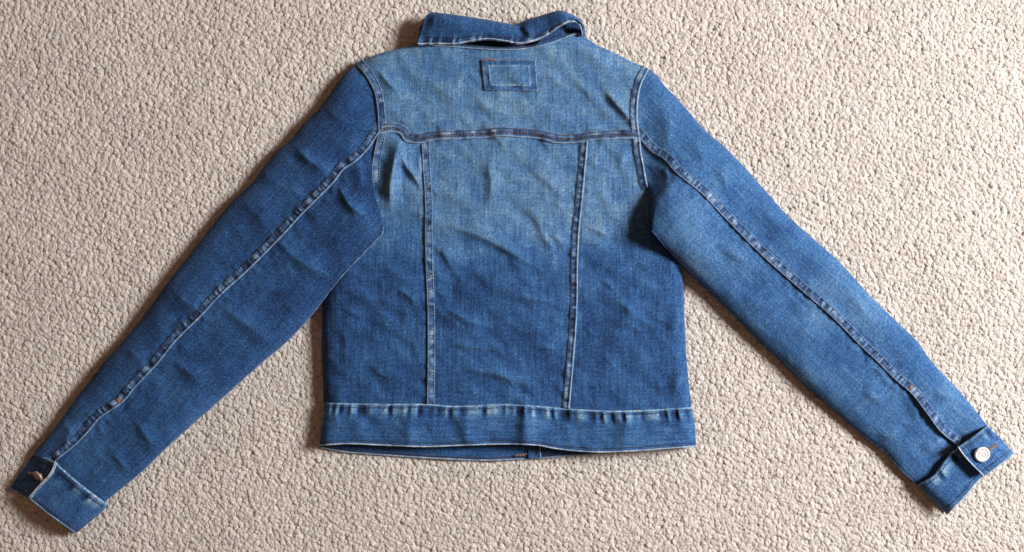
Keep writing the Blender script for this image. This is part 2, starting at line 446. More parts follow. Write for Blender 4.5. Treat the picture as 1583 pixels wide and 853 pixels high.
# ---- height of the cloth (layout units) -------------------------------------------------
SHO = [thin(np.vstack([C['SH_L'][::-1], C['NECK'][:2]])[::-1]), thin(C['SH_R']), thin(C['LO'][:160]), thin(C['RO'][:160])]
WBL_ = catmull([WB_T[0], (497.6, 655), WB_B[0]], 8); WBR_ = catmull([WB_T[-1], (1074.6, 659), WB_B[-1]], 8)
SIDES = [np.vstack([thin(C['SIDE_L'][110:], 6), WBL_[1:]]), np.vstack([thin(C['SIDE_R'][110:], 6), WBR_[1:]])]
BODY_FOLDS = [
    # path, amp, width left-hand, width right-hand
    ([(668, 338), (705, 352), (737, 362), (776, 382), (813, 402), (856, 430)], 6.5, 22, 9),
    ([(815, 318), (832, 345), (850, 378), (872, 400)], 3.2, 16, 8),
    ([(795, 245), (830, 268), (868, 300), (890, 312)], 3.0, 16, 9),
    ([(766, 226), (757, 255), (760, 290), (748, 330)], 4.4, 16, 9),
    ([(712, 276), (708, 292), (698, 312)], 1.8, 9, 5),
    ([(616, 226), (628, 256), (642, 276), (656, 300)], 7.0, 18, 6),
    ([(652, 232), (648, 250), (651, 275)], 3.0, 5, 5),
    ([(680, 380), (690, 400), (704, 420)], 3.0, 12, 6),
    ([(672, 466), (700, 482), (730, 498), (760, 508)], 5.0, 16, 8),
    ([(762, 446), (800, 456), (845, 466), (885, 476)], 4.0, 18, 8),
    ([(684, 531), (725, 535), (770, 538)], 4.5, 14, 6),
    ([(800, 528), (840, 536), (876, 545)], 3.0, 16, 8),
    ([(700, 564), (738, 573), (780, 582), (838, 602)], 5.0, 18, 8),
    ([(600, 440), (630, 455), (652, 484)], 4.2, 18, 9),
    ([(520, 500), (534, 520), (532, 560)], 3.0, 10, 8),
    ([(575, 395), (610, 420), (645, 440)], 3.2, 18, 9),
    ([(560, 560), (600, 575), (640, 590)], 2.6, 20, 10),
    ([(1052, 470), (1046, 500), (1040, 530)], 6.0, 9, 14),
    ([(1062, 560), (1052, 585), (1040, 612)], 7.0, 10, 14),
    ([(990, 430), (975, 470), (968, 520)], 3.0, 14, 20),
    ([(930, 440), (960, 470), (1000, 500)], 2.6, 18, 10),
    ([(910, 390), (940, 415), (975, 425)], 2.6, 18, 12),
    ([(972, 226), (966, 240), (955, 262)], 3.6, 7, 12),
    ([(930, 225), (922, 240), (918, 262)], 2.4, 7, 12),
    # left armhole ridge: the back bulges, then dives into the armhole
    ([(619, 196), (613, 235), (606, 268), (603, 300), (606, 338)], 13.0, 15, 12),
    # yoke
    ([(926, 128), (950, 158), (972, 182), (986, 204)], 7.0, 16, 8),
    ([(880, 112), (905, 138), (930, 170)], 2.6, 14, 10),
    ([(578, 98), (596, 122), (622, 148)], 5.5, 10, 7),
    ([(640, 120), (690, 142), (720, 166)], 2.4, 24, 12),
    ([(720, 150), (760, 168), (800, 172)], 2.0, 18, 10),
    ([(900, 72), (930, 96), (955, 112)], 2.6, 14, 12),
    # waistband waves run up into the hem
    ([(814, 600), (812, 650), (806, 715)], 8.0, 20, 15),
    ([(718, 610), (722, 655), (720, 715)], 4.4, 20, 18),
    ([(640, 610), (634, 655), (634, 715)], 5.0, 20, 16),
    ([(958, 610), (965, 655), (964, 715)], 5.0, 20, 16),
    ([(880, 632), (876, 655), (884, 705)], 2.2, 12, 16),
    ([(560, 628), (556, 655), (552, 705)], 2.6, 18, 18),
]
_r = np.random.RandomState(5)
for _ in range(95):
    cx_, cy_ = _r.uniform(530, 1040), _r.uniform(120, 610)
    an = _r.normal(0.45, 0.30) if cy_ > 215 else _r.normal(0.6, 0.5)
    ln = _r.uniform(9, 30); cv_ = _r.uniform(-5, 5)
    BODY_FOLDS.append(([(cx_-ln*math.cos(an), cy_-ln*math.sin(an)), (cx_+cv_*math.sin(an), cy_-cv_*math.cos(an)), (cx_+ln*math.cos(an), cy_+ln*math.sin(an))],
                       _r.uniform(0.6, 2.0), _r.uniform(5.5, 10), _r.uniform(3.2, 5)))
FA = 1.1
YOKE_STEPS = [(606, 3.0, 10), (700, 3.4, 30), (772, 4.4, 20), (930, 2.4, 36)]
def zB(x, y):
    x = np.asarray(x, float); y = np.asarray(y, float)
    T = 25.0+2.0*vnoise(x, y, 130, 1)
    f = np.ones_like(x)
    for s in SHO: f = f*(0.25+0.75*roll(seg_dist(x, y, s)[0], 26.0)) if s is SHO[2] or s is SHO[3] else f*(0.25+0.75*roll(seg_dist(x, y, s)[0], 26.0))
    g = np.ones_like(x)
    for s in SIDES: g = g*roll(seg_dist(x, y, s)[0], 24.0)
    z = 9.0+(T-9.0)*f*g
    amt = np.clip(np.minimum(f, g)*1.15-0.15, 0, 1)
    h = np.zeros_like(x)
    for p, a, wl, wr in BODY_FOLDS:
        q = A(p); m = 4*max(wl, wr)
        if x.max() < q[:, 0].min()-m or x.min() > q[:, 0].max()+m or y.max() < q[:, 1].min()-m or y.min() > q[:, 1].max()+m: continue
        h += FA*fold(x, y, p, a, wl*0.85, wr*0.8, 0.42)
    # ripples where the yoke seam gathers
    ys_ = np.interp(x, A(YOKE)[:, 0], A(YOKE)[:, 1])
    near = np.exp(-((y-ys_+6)/15.0)**2)
    for cx, a, w in YOKE_STEPS: h += near*a*np.exp(-((x-cx)/w)**2)
    # soft crumple, mostly on the diagonal
    r = (x+y*0.9)*0.7; q = (x-y*1.5)*0.7
    h += 1.3*vnoise(r*0.45, q, 20, 5)+0.8*vnoise(r*0.4+50, q*0.9+y*0.3, 11, 9)+0.5*vnoise(x, y, 17, 6)+0.28*vnoise(x, y, 8, 8)
    for bs in (BS_L, BS_R):
        q = A(bs); dx = np.abs(x-np.interp(y, q[:, 1], q[:, 0]))
        h += 1.2*np.exp(-(dx/14)**2)*vnoise(x, y, 9, 14)*sstep(205, 225, y)
    h += 1.3*near*vnoise(x, y*0.5, 10, 15)
    return z+h*amt

def gauss(x, y, cx, cy, s): return np.exp(-((x-cx)**2+(y-cy)**2)/(2*s*s))

SIL_L = [thin(C['LO']), thin(np.vstack([C['AL2'][60:], C['LI']]))]
SIL_R = [thin(C['RO']), thin(np.vstack([C['AR2'][30:], C['RI']]))]
L_FOLDS = [
    ([(448, 214), (470, 240), (500, 262), (520, 268)], 6.0, 16, 10),
    ([(520, 268), (528, 295), (545, 320), (575, 338)], 7.0, 16, 9),
    ([(560, 228), (556, 258), (562, 300)], 4.0, 8, 12),
    ([(412, 356), (440, 384), (478, 412), (520, 430)], 5.5, 22, 13),
    ([(330, 462), (360, 486), (395, 512), (420, 540)], 5.0, 22, 13),
    ([(255, 548), (285, 570), (315, 596)], 4.5, 20, 12),
    ([(370, 300), (395, 330), (420, 352)], 3.5, 20, 14),
    ([(262, 440), (290, 468), (318, 480)], 3.0, 20, 14),
    ([(195, 540), (215, 556), (236, 566)], 3.0, 16, 12),
    ([(200, 640), (222, 668), (240, 700)], 4.0, 16, 10),
    ([(165, 690), (185, 712), (205, 735)], 4.0, 14, 8),
    ([(120, 648), (106, 672), (98, 700)], 4.0, 10, 14),
    ([(500, 160), (520, 180), (550, 190)], 3.0, 16, 10),
    ([(470, 470), (440, 500), (400, 540)], 2.0, 10, 16),
]
R_FOLDS = [
    ([(1110, 250), (1120, 275), (1126, 300)], 3.5, 14, 9),
    ([(1170, 300), (1195, 335), (1240, 370)], 4.0, 14, 14),
    ([(1040, 170), (1035, 200), (1030, 230)], 3.0, 12, 14),
    ([(1110, 380), (1140, 395), (1175, 400)], 3.0, 14, 12),
    ([(1150, 460), (1185, 470), (1215, 460)], 3.0, 16, 14),
    ([(1225, 500), (1260, 520), (1290, 515)], 2.8, 16, 14),
    ([(1330, 600), (1355, 615), (1380, 606)], 3.6, 14, 10),
    ([(1350, 668), (1375, 675), (1400, 660)], 3.6, 10, 8),
    ([(1440, 600), (1462, 610), (1485, 612)], 3.6, 12, 9),
    ([(1420, 690), (1440, 690), (1462, 672)], 4.0, 12, 10),
    ([(1300, 440), (1330, 470), (1350, 500)], 3.0, 14, 12),
    ([(1070, 215), (1085, 240), (1090, 270)], 2.6, 14, 10),
]
for FL_, cen in ((L_FOLDS, [(500, 330, 14), (400, 440, 14), (250, 590, 10), (130, 690, 8)]), (R_FOLDS, [(1060, 300, 10), (1190, 420, 14), (1330, 560, 12), (1440, 660, 10)])):
    for (cx_, cy_, n_) in cen:
        for _ in range(n_):
            px__, py__ = cx_+_r.uniform(-62, 62), cy_+_r.uniform(-62, 62)
            an = _r.normal(0.75, 0.35) if FL_ is L_FOLDS else _r.normal(-0.35, 0.5)
            ln = _r.uniform(8, 26); cv_ = _r.uniform(-4, 4)
            FL_.append(([(px__-ln*math.cos(an), py__-ln*math.sin(an)), (px__+cv_*math.sin(an), py__-cv_*math.cos(an)), (px__+ln*math.cos(an), py__+ln*math.sin(an))],
                        _r.uniform(0.8, 2.4), _r.uniform(5.5, 10), _r.uniform(3.5, 5.5)))
def sleeve_z(x, y, SIL, folds, arm, zm, T, r, sd, smp):
    d = np.minimum(seg_dist(x, y, SIL[0])[0], seg_dist(x, y, SIL[1])[0])
    f = roll(d, r)
    z = zm+(T-zm)*f
    h = np.zeros_like(x)
    for p, a, wl, wr in folds:
        q = A(p); m = 4*max(wl, wr)
        if x.max() < q[:, 0].min()-m or x.min() > q[:, 0].max()+m or y.max() < q[:, 1].min()-m or y.min() > q[:, 1].max()+m: continue
        h += (1.2 if a > 2.41 else 0.5)*fold(x, y, p, a, wl*0.95, wr*0.8, 0.4)
    dS = seg_dist(x, y, smp)[0]
    h += 1.3*np.exp(-((dS-8)/13)**2)*vnoise(x, y, 9, sd+5)
    h += 0.8*(1-2*np.abs(vnoise(x*0.6+y*0.5, y*0.6-x*0.5, 26, sd+9)))+0.9*vnoise(x, y, 34, sd)+0.5*vnoise(x, y, 16, sd+1)+0.25*vnoise(x, y, 8, sd+2)
    z = z+h*np.clip(f*1.2-0.2, 0, 1)
    w = sstep(0, 46, seg_dist(x, y, arm)[0])
    return zB(x, y)*(1-w)+z*w

ARM_L = thin(np.vstack([C['AL'], C['AL2'][:16]]), 4); ARM_R = thin(np.vstack([C['AR'], C['AR2'][:30]]), 4)
def ZML(x, y): return 16*np.exp(-(seg_dist(x, y, [(593, 335), (560, 392), (530, 425)])[0]/46)**2)
def zSL(x, y):
    x = np.asarray(x, float); y = np.asarray(y, float)
    zm = 12+ZML(x, y)
    T = 30+7*gauss(x, y, 545, 310, 70)+2*vnoise(x, y, 110, 11)-4*sstep(560, 700, y)-6*sstep(700, 760, y-0.83*(x-90)+0)*sstep(640, 700, y)
    return sleeve_z(x, y, SIL_L, L_FOLDS, ARM_L, zm, T, 36.0, 21, thin(C['LS'], 8))
def zSR(x, y):
    x = np.asarray(x, float); y = np.asarray(y, float)
    zm = 8+46*gauss(x, y, 1012, 345, 46)+5*gauss(x, y, 1130, 480, 60)
    T = 26+36*gauss(x, y, 1040, 335, 58)+2*vnoise(x, y, 110, 12)-4*sstep(560, 680, y)-8*sstep(2070, 2150, x+y)
    return sleeve_z(x, y, SIL_R, R_FOLDS, ARM_R, zm, T, 36.0, 31, thin(C['RS'], 8))

# ---- how pale the denim is -----------------------------------------------------------
def fB(x, y):  # paler above a wavy line across the back, darker below and lower left
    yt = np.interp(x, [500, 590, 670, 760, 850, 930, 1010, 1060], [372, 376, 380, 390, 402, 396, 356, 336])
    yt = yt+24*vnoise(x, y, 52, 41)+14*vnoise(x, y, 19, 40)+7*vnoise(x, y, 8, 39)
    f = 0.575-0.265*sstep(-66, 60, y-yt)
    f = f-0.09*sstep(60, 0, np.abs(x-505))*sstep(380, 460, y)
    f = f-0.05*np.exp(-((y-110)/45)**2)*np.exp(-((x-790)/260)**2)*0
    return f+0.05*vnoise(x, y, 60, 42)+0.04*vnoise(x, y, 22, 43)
def fSL(x, y): return 0.29-0.07*gauss(x, y, 545, 350, 70)+0.07*vnoise(x, y, 60, 44)+0.05*vnoise(x, y, 28, 45)+0.05*sstep(560, 700, y)  # the gauss term paints in shade around the left armpit
def fSR(x, y): return 0.41+0.07*vnoise(x, y, 70, 46)+0.05*vnoise(x, y, 28, 47)+0.05*sstep(250, 500, y)

jacket = empty('denim_jacket')
jacket['label'] = 'blue washed denim jacket lying face down with both sleeves spread on the carpet'
jacket['category'] = 'jacket'

def wear(Z, k=6, amt=0.030):
    """abrasion: the tops of the wrinkles are rubbed paler"""
    P = np.pad(Z, k, mode='edge'); c = np.cumsum(np.cumsum(np.pad(P, ((1, 0), (1, 0))), 0), 1); n = 2*k+1
    b = (c[n:, n:]-c[:-n, n:]-c[n:, :-n]+c[:-n, :-n])/(n*n)
    return np.clip((Z-b)*amt, -0.06, 0.10)

def panel(name, top, bottom, left, right, zf, ff, mat, step=2.0, wu=None, wv=None, grain=None, parent=jacket, zoff=0.0):
    nu = int(max(arclen(top), arclen(bottom))/step)+2; nv = int(max(arclen(left), arclen(right))/step)+2
    X, Y, U, V = coons(top, bottom, left, right, nu, nv, wu, wv)
    Z = zf(X, Y)+zoff
    if grain is None: gu, gv = X, Y
    else:
        a = grain; gu = X*a[1]-Y*a[0]; gv = X*a[0]+Y*a[1]     # V along the direction a
    return grid_obj(name, X, Y, Z, mat, parent, gu, gv, ff(X, Y)+wear(Z))

# yoke
top = np.vstack([C['SH_L'][::-1], C['NECK'][1:], C['SH_R'][1:]])
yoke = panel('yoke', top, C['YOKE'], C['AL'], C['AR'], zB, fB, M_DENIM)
# lower back: two side panels and the middle panel
yl = cut(C['YOKE'], (584.5, 207), (652, 220.5)); ym = cut(C['YOKE'], (652, 220.5), (908.6, 218)); yr = cut(C['YOKE'], (908.6, 218), (989.5, 215))
wl_ = cut(C['WB_T'], (503, 622), (660, 624)); wm_ = cut(C['WB_T'], (660, 624), (880, 631.5)); wr_ = cut(C['WB_T'], (880, 631.5), (1069, 629))
fit = lambda c, p, q: np.vstack([A([p]), c[1:-1], A([q])])
bsl = fit(C['BS_L'], ym[0], wm_[0]); bsr = fit(C['BS_R'], ym[-1], wm_[-1])
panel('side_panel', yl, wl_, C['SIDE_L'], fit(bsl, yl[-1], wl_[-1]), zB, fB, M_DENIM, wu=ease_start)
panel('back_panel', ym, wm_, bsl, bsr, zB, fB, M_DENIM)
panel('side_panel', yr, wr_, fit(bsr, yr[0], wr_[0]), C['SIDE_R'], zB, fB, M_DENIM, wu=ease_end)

# front of the jacket, underneath
def z_under(x, y):
    d = np.minimum(seg_dist(x, y, SIDES[0])[0], seg_dist(x, y, SIDES[1])[0])
    return 9.0-7.0*roll(d, 22.0)
fl_l = catmull([(563, 100), (580, 207), (572, 310), (518, 428), (499, 500), (499.5, 590), (502, 660), (496, 690)])
fl_r = catmull([(990, 112), (989, 215), (1013, 320), (1048, 398), (1057, 470), (1061, 557), (1069, 629), (1074, 690)])
panel('front_panel', catmull([(563, 100), (650, 80), (780, 88), (900, 75), (990, 112)]), catmull([(496, 690), (790, 692), (1074, 690)]),
      fl_l, fl_r, z_under, lambda x, y: 0.25+0*x, M_DENIM, step=7.0)

# sleeves: upper panel is the part, the under panel and the face lying on the carpet are its pieces
def sleeve(O, I, Sm, arm_up, arm_lo, cuffpts, zf, ff, grain, ext):
    ext = A(ext)
    outer = np.vstack([O, O[-1:]+ext*(0.1 if ext[0] < 0 else 1.0)]); seam = np.vstack([Sm, Sm[-1:]+ext]); inner = np.vstack([I, I[-1:]+ext])
    up = panel('sleeve', outer, seam, arm_up, catmull([outer[-1], seam[-1]]), zf, ff, M_SLEEVE, wv=ease_start, grain=grain)
    panel('under_sleeve', seam, inner, arm_lo, catmull([seam[-1], inner[-1]]), zf, ff, M_SLEEVE, wv=ease_end, grain=grain, parent=up)
    return up, outer, inner
sl_L, oL, iL = sleeve(C['LO'], C['LI'], C['LS'], C['AL'], C['AL2'], None, zSL, fSL, (-0.66, 0.75), (-7, 8))
sl_R, oR, iR = sleeve(C['RO'], C['RI'], C['RS'], C['AR'], C['AR2'], None, zSR, fSR, (0.72, 0.69), (8, 7.5))
def under_face(par, outer, inner, SIL, zmf, arm):
    def zf(x, y):
        d = np.minimum(seg_dist(x, y, SIL[0])[0], seg_dist(x, y, SIL[1])[0])
        return zmf(x, y)-(zmf(x, y)-2.0)*roll(d, 30.0)
    panel('sleeve_front', outer, inner, catmull(arm), catmull([outer[-1], inner[-1]]), zf, lambda x, y: 0.3+0*x, M_SLEEVE, step=4.0, wv=ease_both, parent=par)
under_face(sl_L, oL, iL, SIL_L, lambda x, y: 12+ZML(x, y), [(551, 99), (584, 207), (578, 280), (593, 350)])
under_face(sl_R, oR, iR, SIL_R, lambda x, y: 8+46*gauss(x, y, 1012, 345, 46)+5*gauss(x, y, 1130, 480, 60), [(1003, 107), (987, 200), (1000, 283), (1008, 357)])

# ------------------------------------------------------------------ seams and stitching
def frame(Cv):
    t = np.gradient(Cv, axis=0); t /= np.linalg.norm(t, axis=1)[:, None]+1e-9
    return t, np.stack([-t[:, 1], t[:, 0]], 1)        # n: right-hand side of travel in y-down space

def smooth_normals(n, k=9):
    ker = np.ones(k)/k
    pad = np.vstack([np.repeat(n[:1], k//2, 0), n, np.repeat(n[-1:], k//2, 0)])
    m = np.stack([np.convolve(pad[:, i], ker, 'valid') for i in (0, 1)], 1)
    return m/(np.linalg.norm(m, axis=1)[:, None]+1e-9)

def pucker(s, sd, per=6.5):
    a = vnoise(s, 0*s+3.1, per, sd); b = vnoise(s, 0*s+9.7, per*2.7, sd+1)
    return np.clip(0.75*a*1.5+0.35*b, -1, 1)

def seam_strip(name, path, side, width, zf, mat=M_SEAM, base=0.36, lip=3.2, sd=60, contrast=0.34, per=6.5, parent=jacket, lipfade=0.85, amp=1.0, lift=None, far=0.62, sink=0):
    """flat-felled seam: white worn lip on the path, the strip lies on `side` of it"""
    Cv = resample(path, int(arclen(path)/1.5)+2)
    t, n = frame(Cv); n = smooth_normals(n)*side
    s = np.linspace(0, arclen(path), len(Cv))
    vs = A([-0.10, -0.05, 0.02, 0.09, 0.16, 0.22, 0.34, 0.5, 0.66, 0.78, 0.86, 0.94, 1.0, 1.06])
    X = Cv[:, 0:1]+n[:, 0:1]*width*vs; Y = Cv[:, 1:2]+n[:, 1:2]*width*vs
    pk = pucker(s, sd, per)
    pk2 = pucker(s+40, sd+5, per)
    mixv = np.clip(vs, 0, 1)[None, :]
    pu = pk[:, None]*(1-mixv)+pk2[:, None]*mixv
    prof = np.interp(vs, [-0.10, -0.05, 0.02, 0.09, 0.16, 0.24, 0.5, 0.78, 0.86, 0.95, 1.0, 1.06],
                     [-2.5, lip*0.35, lip*0.9, lip, lip*0.85, lip*0.5, lip*0.62, lip*0.42, lip*0.26, lip*0.30, 0.3, -2.0])
    mid = np.interp(vs, [0.1, 0.25, 0.5, 0.8, 1.0], [0.25, 0.8, 1, 0.9, 0.2])
    Z = zf(X, Y)+prof[None, :]+amp*pu*mid[None, :]
    if sink: Z = Z-7.0*sstep(s[-1]-sink, s[-1], s)[:, None]
    if lift is not None: Z = Z+lift(s)[:, None]*np.interp(vs, [0, 0.5, 1], [1, 0.6, 0.0])[None, :]
    fd = base+contrast*pu*mid[None, :]
    lw = np.interp(vs, [-0.10, -0.03, 0.02, 0.10, 0.16], [0, 0.7, 0.95, 0.7, 0])[None, :]*(0.80+0.16*vnoise(s, s*0, 14, sd+8)+0.14*vnoise(s, s*0, 4, sd+9))[:, None]
    fd = fd*(1-lw)+lw*lipfade
    fw = np.interp(vs, [0.86, 0.93, 1.0, 1.05], [0, 0.55, 0.55, 0])[None, :]
    fd = fd*(1-fw)+fw*(far+0.2*vnoise(s, s*0, 9, sd+4))[:, None]
    U = np.broadcast_to(vs*width, X.shape); Vv = np.broadcast_to(s[:, None], X.shape)
    o = grid_obj(name, X, Y, Z, mat, parent, U+sd*13.0, Vv, fd)
    def surf(off):      # rows for the thread: centre line at fraction off
        k = int(np.argmin(np.abs(vs-off)))
        return np.stack([X[:, k], Y[:, k], Z[:, k]], 1)
    return o, surf

_cap = None
def capsule_template():
    V = []; F = []
    prof = [(-1, 0.35), (-0.72, 0.85), (0, 1.0), (0.72, 0.85), (1, 0.35)]
    for (a, r) in prof:
        for k in range(6):
            th = k*math.pi/3; V.append((a, r*math.cos(th), r*math.sin(th)))
    for i in range(4):
        for k in range(6):
            F.append((i*6+k, i*6+(k+1) % 6, (i+1)*6+(k+1) % 6, (i+1)*6+k))
    return A(V), np.array(F)
CAPV, CAPF = capsule_template()
def stitches(rows, mat, parent, name='stitching', length=3.3, gap=1.3, rad=0.85, lift=0.55, jit=0.25):
    """rows: list of (n,3) polylines in layout units; one joined mesh of thread stitches"""
    VV = []; FF = []; c = 0
    for R in rows:
        R = np.asarray(R, float)
        P = at(R[:, 0], R[:, 1], R[:, 2]+lift)/S
        d = np.r_[0, np.cumsum(np.linalg.norm(np.diff(P, axis=0), axis=1))]
        k = 0.0
        while k+length < d[-1]:
            a = A([np.interp(k, d, P[:, i]) for i in range(3)]); b = A([np.interp(k+length, d, P[:, i]) for i in range(3)])
            ax = (b-a)/2; l = np.linalg.norm(ax)+1e-9; ex = ax/l
            ex = ex+rng.uniform(-1, 1, 3)*0.06; ex /= np.linalg.norm(ex)
            ey = np.cross((0, 0, 1.0), ex); ey /= np.linalg.norm(ey)+1e-9; ez = np.cross(ex, ey)
            m = (a+b)/2+A([rng.uniform(-jit, jit), rng.uniform(-jit, jit), 0])
            VV.append((m+CAPV[:, 0:1]*l*ex+CAPV[:, 1:2]*rad*ey+CAPV[:, 2:3]*rad*0.8*ez)*S)
            FF.append(CAPF+c); c += len(CAPV)
            k += length+gap+rng.uniform(-0.2, 0.3)
    o = mesh_obj(name, np.vstack(VV), np.vstack(FF), mat, parent)
    o['kind'] = 'stuff'
    return o

def tube(name, path3, rad, mat, parent, tone=0.95, sides=7, noise_amp=0.0, sd=0):
    P0 = np.asarray(path3, float)
    d = np.r_[0, np.cumsum(np.linalg.norm(np.diff(P0, axis=0), axis=1))]
    n = int(d[-1]/1.6)+3; tt = np.linspace(0, d[-1], n)
    P = np.stack([np.interp(tt, d, P0[:, i]) for i in range(3)], 1)
    T = np.gradient(P, axis=0); T /= np.linalg.norm(T, axis=1)[:, None]+1e-9
    up = np.tile(A([0, 0, 1.0]), (n, 1)); e1 = np.cross(T, up); e1 /= np.linalg.norm(e1, axis=1)[:, None]+1e-9
    e2 = np.cross(e1, T)
    r = rad*(1+0.22*vnoise(tt, tt*0, 6, 90+sd)); r[0] *= 0.3; r[-1] *= 0.3
    th = np.arange(sides+1)/sides*2*math.pi
    Q = P[:, None]+r[:, None, None]*(np.cos(th)[None, :, None]*e1[:, None]+np.sin(th)[None, :, None]*e2[:, None])
    X, Y, Z = Q[..., 0], Q[..., 1], Q[..., 2]
    pos = at(X, Y, Z).reshape(-1, 3)
    U = np.broadcast_to(th*rad, X.shape); V = np.broadcast_to(tt[:, None], X.shape)
    uv = np.stack([U.ravel()/100+sd, V.ravel()/100], 1)
    fd = np.broadcast_to((tone+0.10*vnoise(tt, tt*0, 11, 95+sd))[:, None], X.shape).ravel()
    return mesh_obj(name, pos, grid_faces(n, sides+1), mat, parent, uv, fd)

# yoke seam (strip above the lip), left to right: right-hand side of travel is down, so side=-1
sy, rowsy = seam_strip('yoke_seam', C['YOKE'], -1, 14.5, zB, base=0.44, lip=3.4, sd=60, contrast=0.36, per=8, far=0.60)
stitches([rowsy(0.34), rowsy(0.5), rowsy(0.86)], M_PLUM, sy)
# back seams
s1, r1 = seam_strip('back_seam', bsl, -1, 11.5, zB, base=0.45, lip=2.8, sd=63, contrast=0.33, per=4.5, lipfade=0.82)
stitches([r1(0.22), r1(0.86)], M_NAVY, s1)
s2, r2 = seam_strip('back_seam', bsr, 1, 11.5, zB, base=0.45, lip=2.8, sd=66, contrast=0.33, per=4.5, lipfade=0.82)
stitches([r2(0.22), r2(0.86)], M_NAVY, s2)
# armhole seams: the strip lies on the body side
alp = np.vstack([C['AL'], C['AL2'][1:52]]); arp = np.vstack([C['AR'], C['AR2'][1:48]])
s3, r3 = seam_strip('armhole_seam', alp, -1, 12, zB, base=0.42, lip=3.4, sd=69, contrast=0.36, sink=34)
stitches([r3(0.22), r3(0.86)], M_NAVY, s3)
s4, r4 = seam_strip('armhole_seam', arp, 1, 12, zB, base=0.45, lip=3.0, sd=72, contrast=0.36, sink=16)
stitches([r4(0.22), r4(0.86)], M_NAVY, s4)
# sleeve seams (strip on the outer side)
s5, r5 = seam_strip('sleeve_seam', np.vstack([catmull([(592, 197), LS[0]])[:-1], C['LS']]), 1, 13, zSL, base=0.33, lip=3.2, sd=75, contrast=0.42, per=3.4, amp=1.5, lipfade=0.80, far=0.5)
stitches([r5(0.22), r5(0.86)], M_NAVY, s5)
s6, r6 = seam_strip('sleeve_seam', np.vstack([catmull([(982, 206), RS[0]])[:-1], C['RS']]), -1, 12.5, zSR, base=0.40, lip=3.2, sd=78, contrast=0.42, per=3.4, amp=1.5, lipfade=0.84, far=0.55,
                    lift=lambda s: 5.0*sstep(540, 640, s))
stitches([r6(0.22), r6(0.86)], M_NAVY, s6)
for par, cv, zf_, fd_, k_ in ((sl_L, C['LI'], zSL, 0.55, 20), (sl_R, C['RI'], zSR, 0.26, 21)):  # seam ridges on the lower edges; left one painted pale as a lit rim
    tt_, nn_ = frame(cv)
    tube('underarm_seam', np.stack([cv[:, 0], cv[:, 1], zf_(cv[:, 0], cv[:, 1])+1.2], 1), 1.1, M_SEAM, par, tone=fd_, sd=k_)
def bar_tack(row, frac, parent, across, n=5):
    i = int(frac*(len(row)-1)); p = row[i]
    t = row[min(i+3, len(row)-1)]-row[i-3]; t = t/np.linalg.norm(t)
    nn = A([-t[1], t[0], 0])
    rows = [np.stack([p+t*(k-n/2)*1.0-nn*across/2+A([0, 0, 1.4]), p+t*(k-n/2)*1.0+nn*across/2+A([0, 0, 1.4])]) for k in range(n)]
    return stitches(rows, M_TOBACCO, parent, 'bar_tack', length=across*0.86, gap=0.4, rad=0.7)
bar_tack(r5(0.5), 0.815, s5, 9.0, 4)
bar_tack(r6(0.5), 0.835, s6, 8.0, 4)

# ------------------------------------------------------------------ waistband
wbL = catmull([WB_T[0], (497.6, 655), WB_B[0]]); wbR = catmull([WB_T[-1], (1074.6, 659), WB_B[-1]])
wt_len = arclen(C['WB_T'])
X, Y, U, V = coons(C['WB_T'], C['WB_B'], wbL, wbR, 300, 40, ease_both)
sW = U*wt_len
pk = pucker(sW[:, 0], 110, 5.8)[:, None]
pk = np.broadcast_to(pk, X.shape)
topz = np.exp(-((V-0.16)/0.15)**2)
Z = zB(X, Y)+np.interp(V, [0, 0.02, 0.06, 0.10, 0.2, 0.9, 0.97, 1.0], [-0.5, 2.6, 3.4, 2.2, 2.6, 3.0, 3.2, 2.4])+2.4*pk*topz
fw = 0.37+0.06*vnoise(X, Y, 60, 111)+0.05*vnoise(X, Y*0.4, 20, 112)+0.40*pk*topz-0.05*np.exp(-((V-0.45)/0.2)**2)*pucker(sW, 114, 14)
fw = np.where(V < 0.045, 0.78+0.12*vnoise(sW, sW*0, 7, 116), fw)
waist = grid_obj('waistband', X, Y, Z, M_DENIM, jacket, Y*1.0+700, X*1.0, fw)
rowt = lambda k: np.stack([X[:, k], Y[:, k], Z[:, k]], 1)
stitches([rowt(4), rowt(36)], M_NAVY, waist, length=3.0, gap=1.5)
bz = Z[:, -1]
edge = np.stack([X[:, -1], Y[:, -1]+0.6, bz-0.4], 1)
tube('hem_edge', edge, 1.2, M_SEAM, waist, tone=0.86, sd=1)
edge2 = np.stack([X[:, -1], Y[:, -1]+0.2, bz-3.2], 1)
tube('hem_edge', edge2, 1.1, M_SEAM, waist, tone=0.62, sd=2)
# underside turn-up of the hem so the opening has thickness
nu_ = X.shape[0]
vv = np.linspace(0, 1, 10)[None, :]
Xi = 785+(np.repeat(X[:, -1:], 10, 1)-785)*(0.985-0.02*vv); Yi = Y[:, -1:]-0.6-vv*40; Zi = bz[:, None]-3.8-vv*1.5
grid_obj('hem_facing', Xi, Yi, Zi, M_DENIM, waist, Xi, Yi, 0.2+0*Xi)

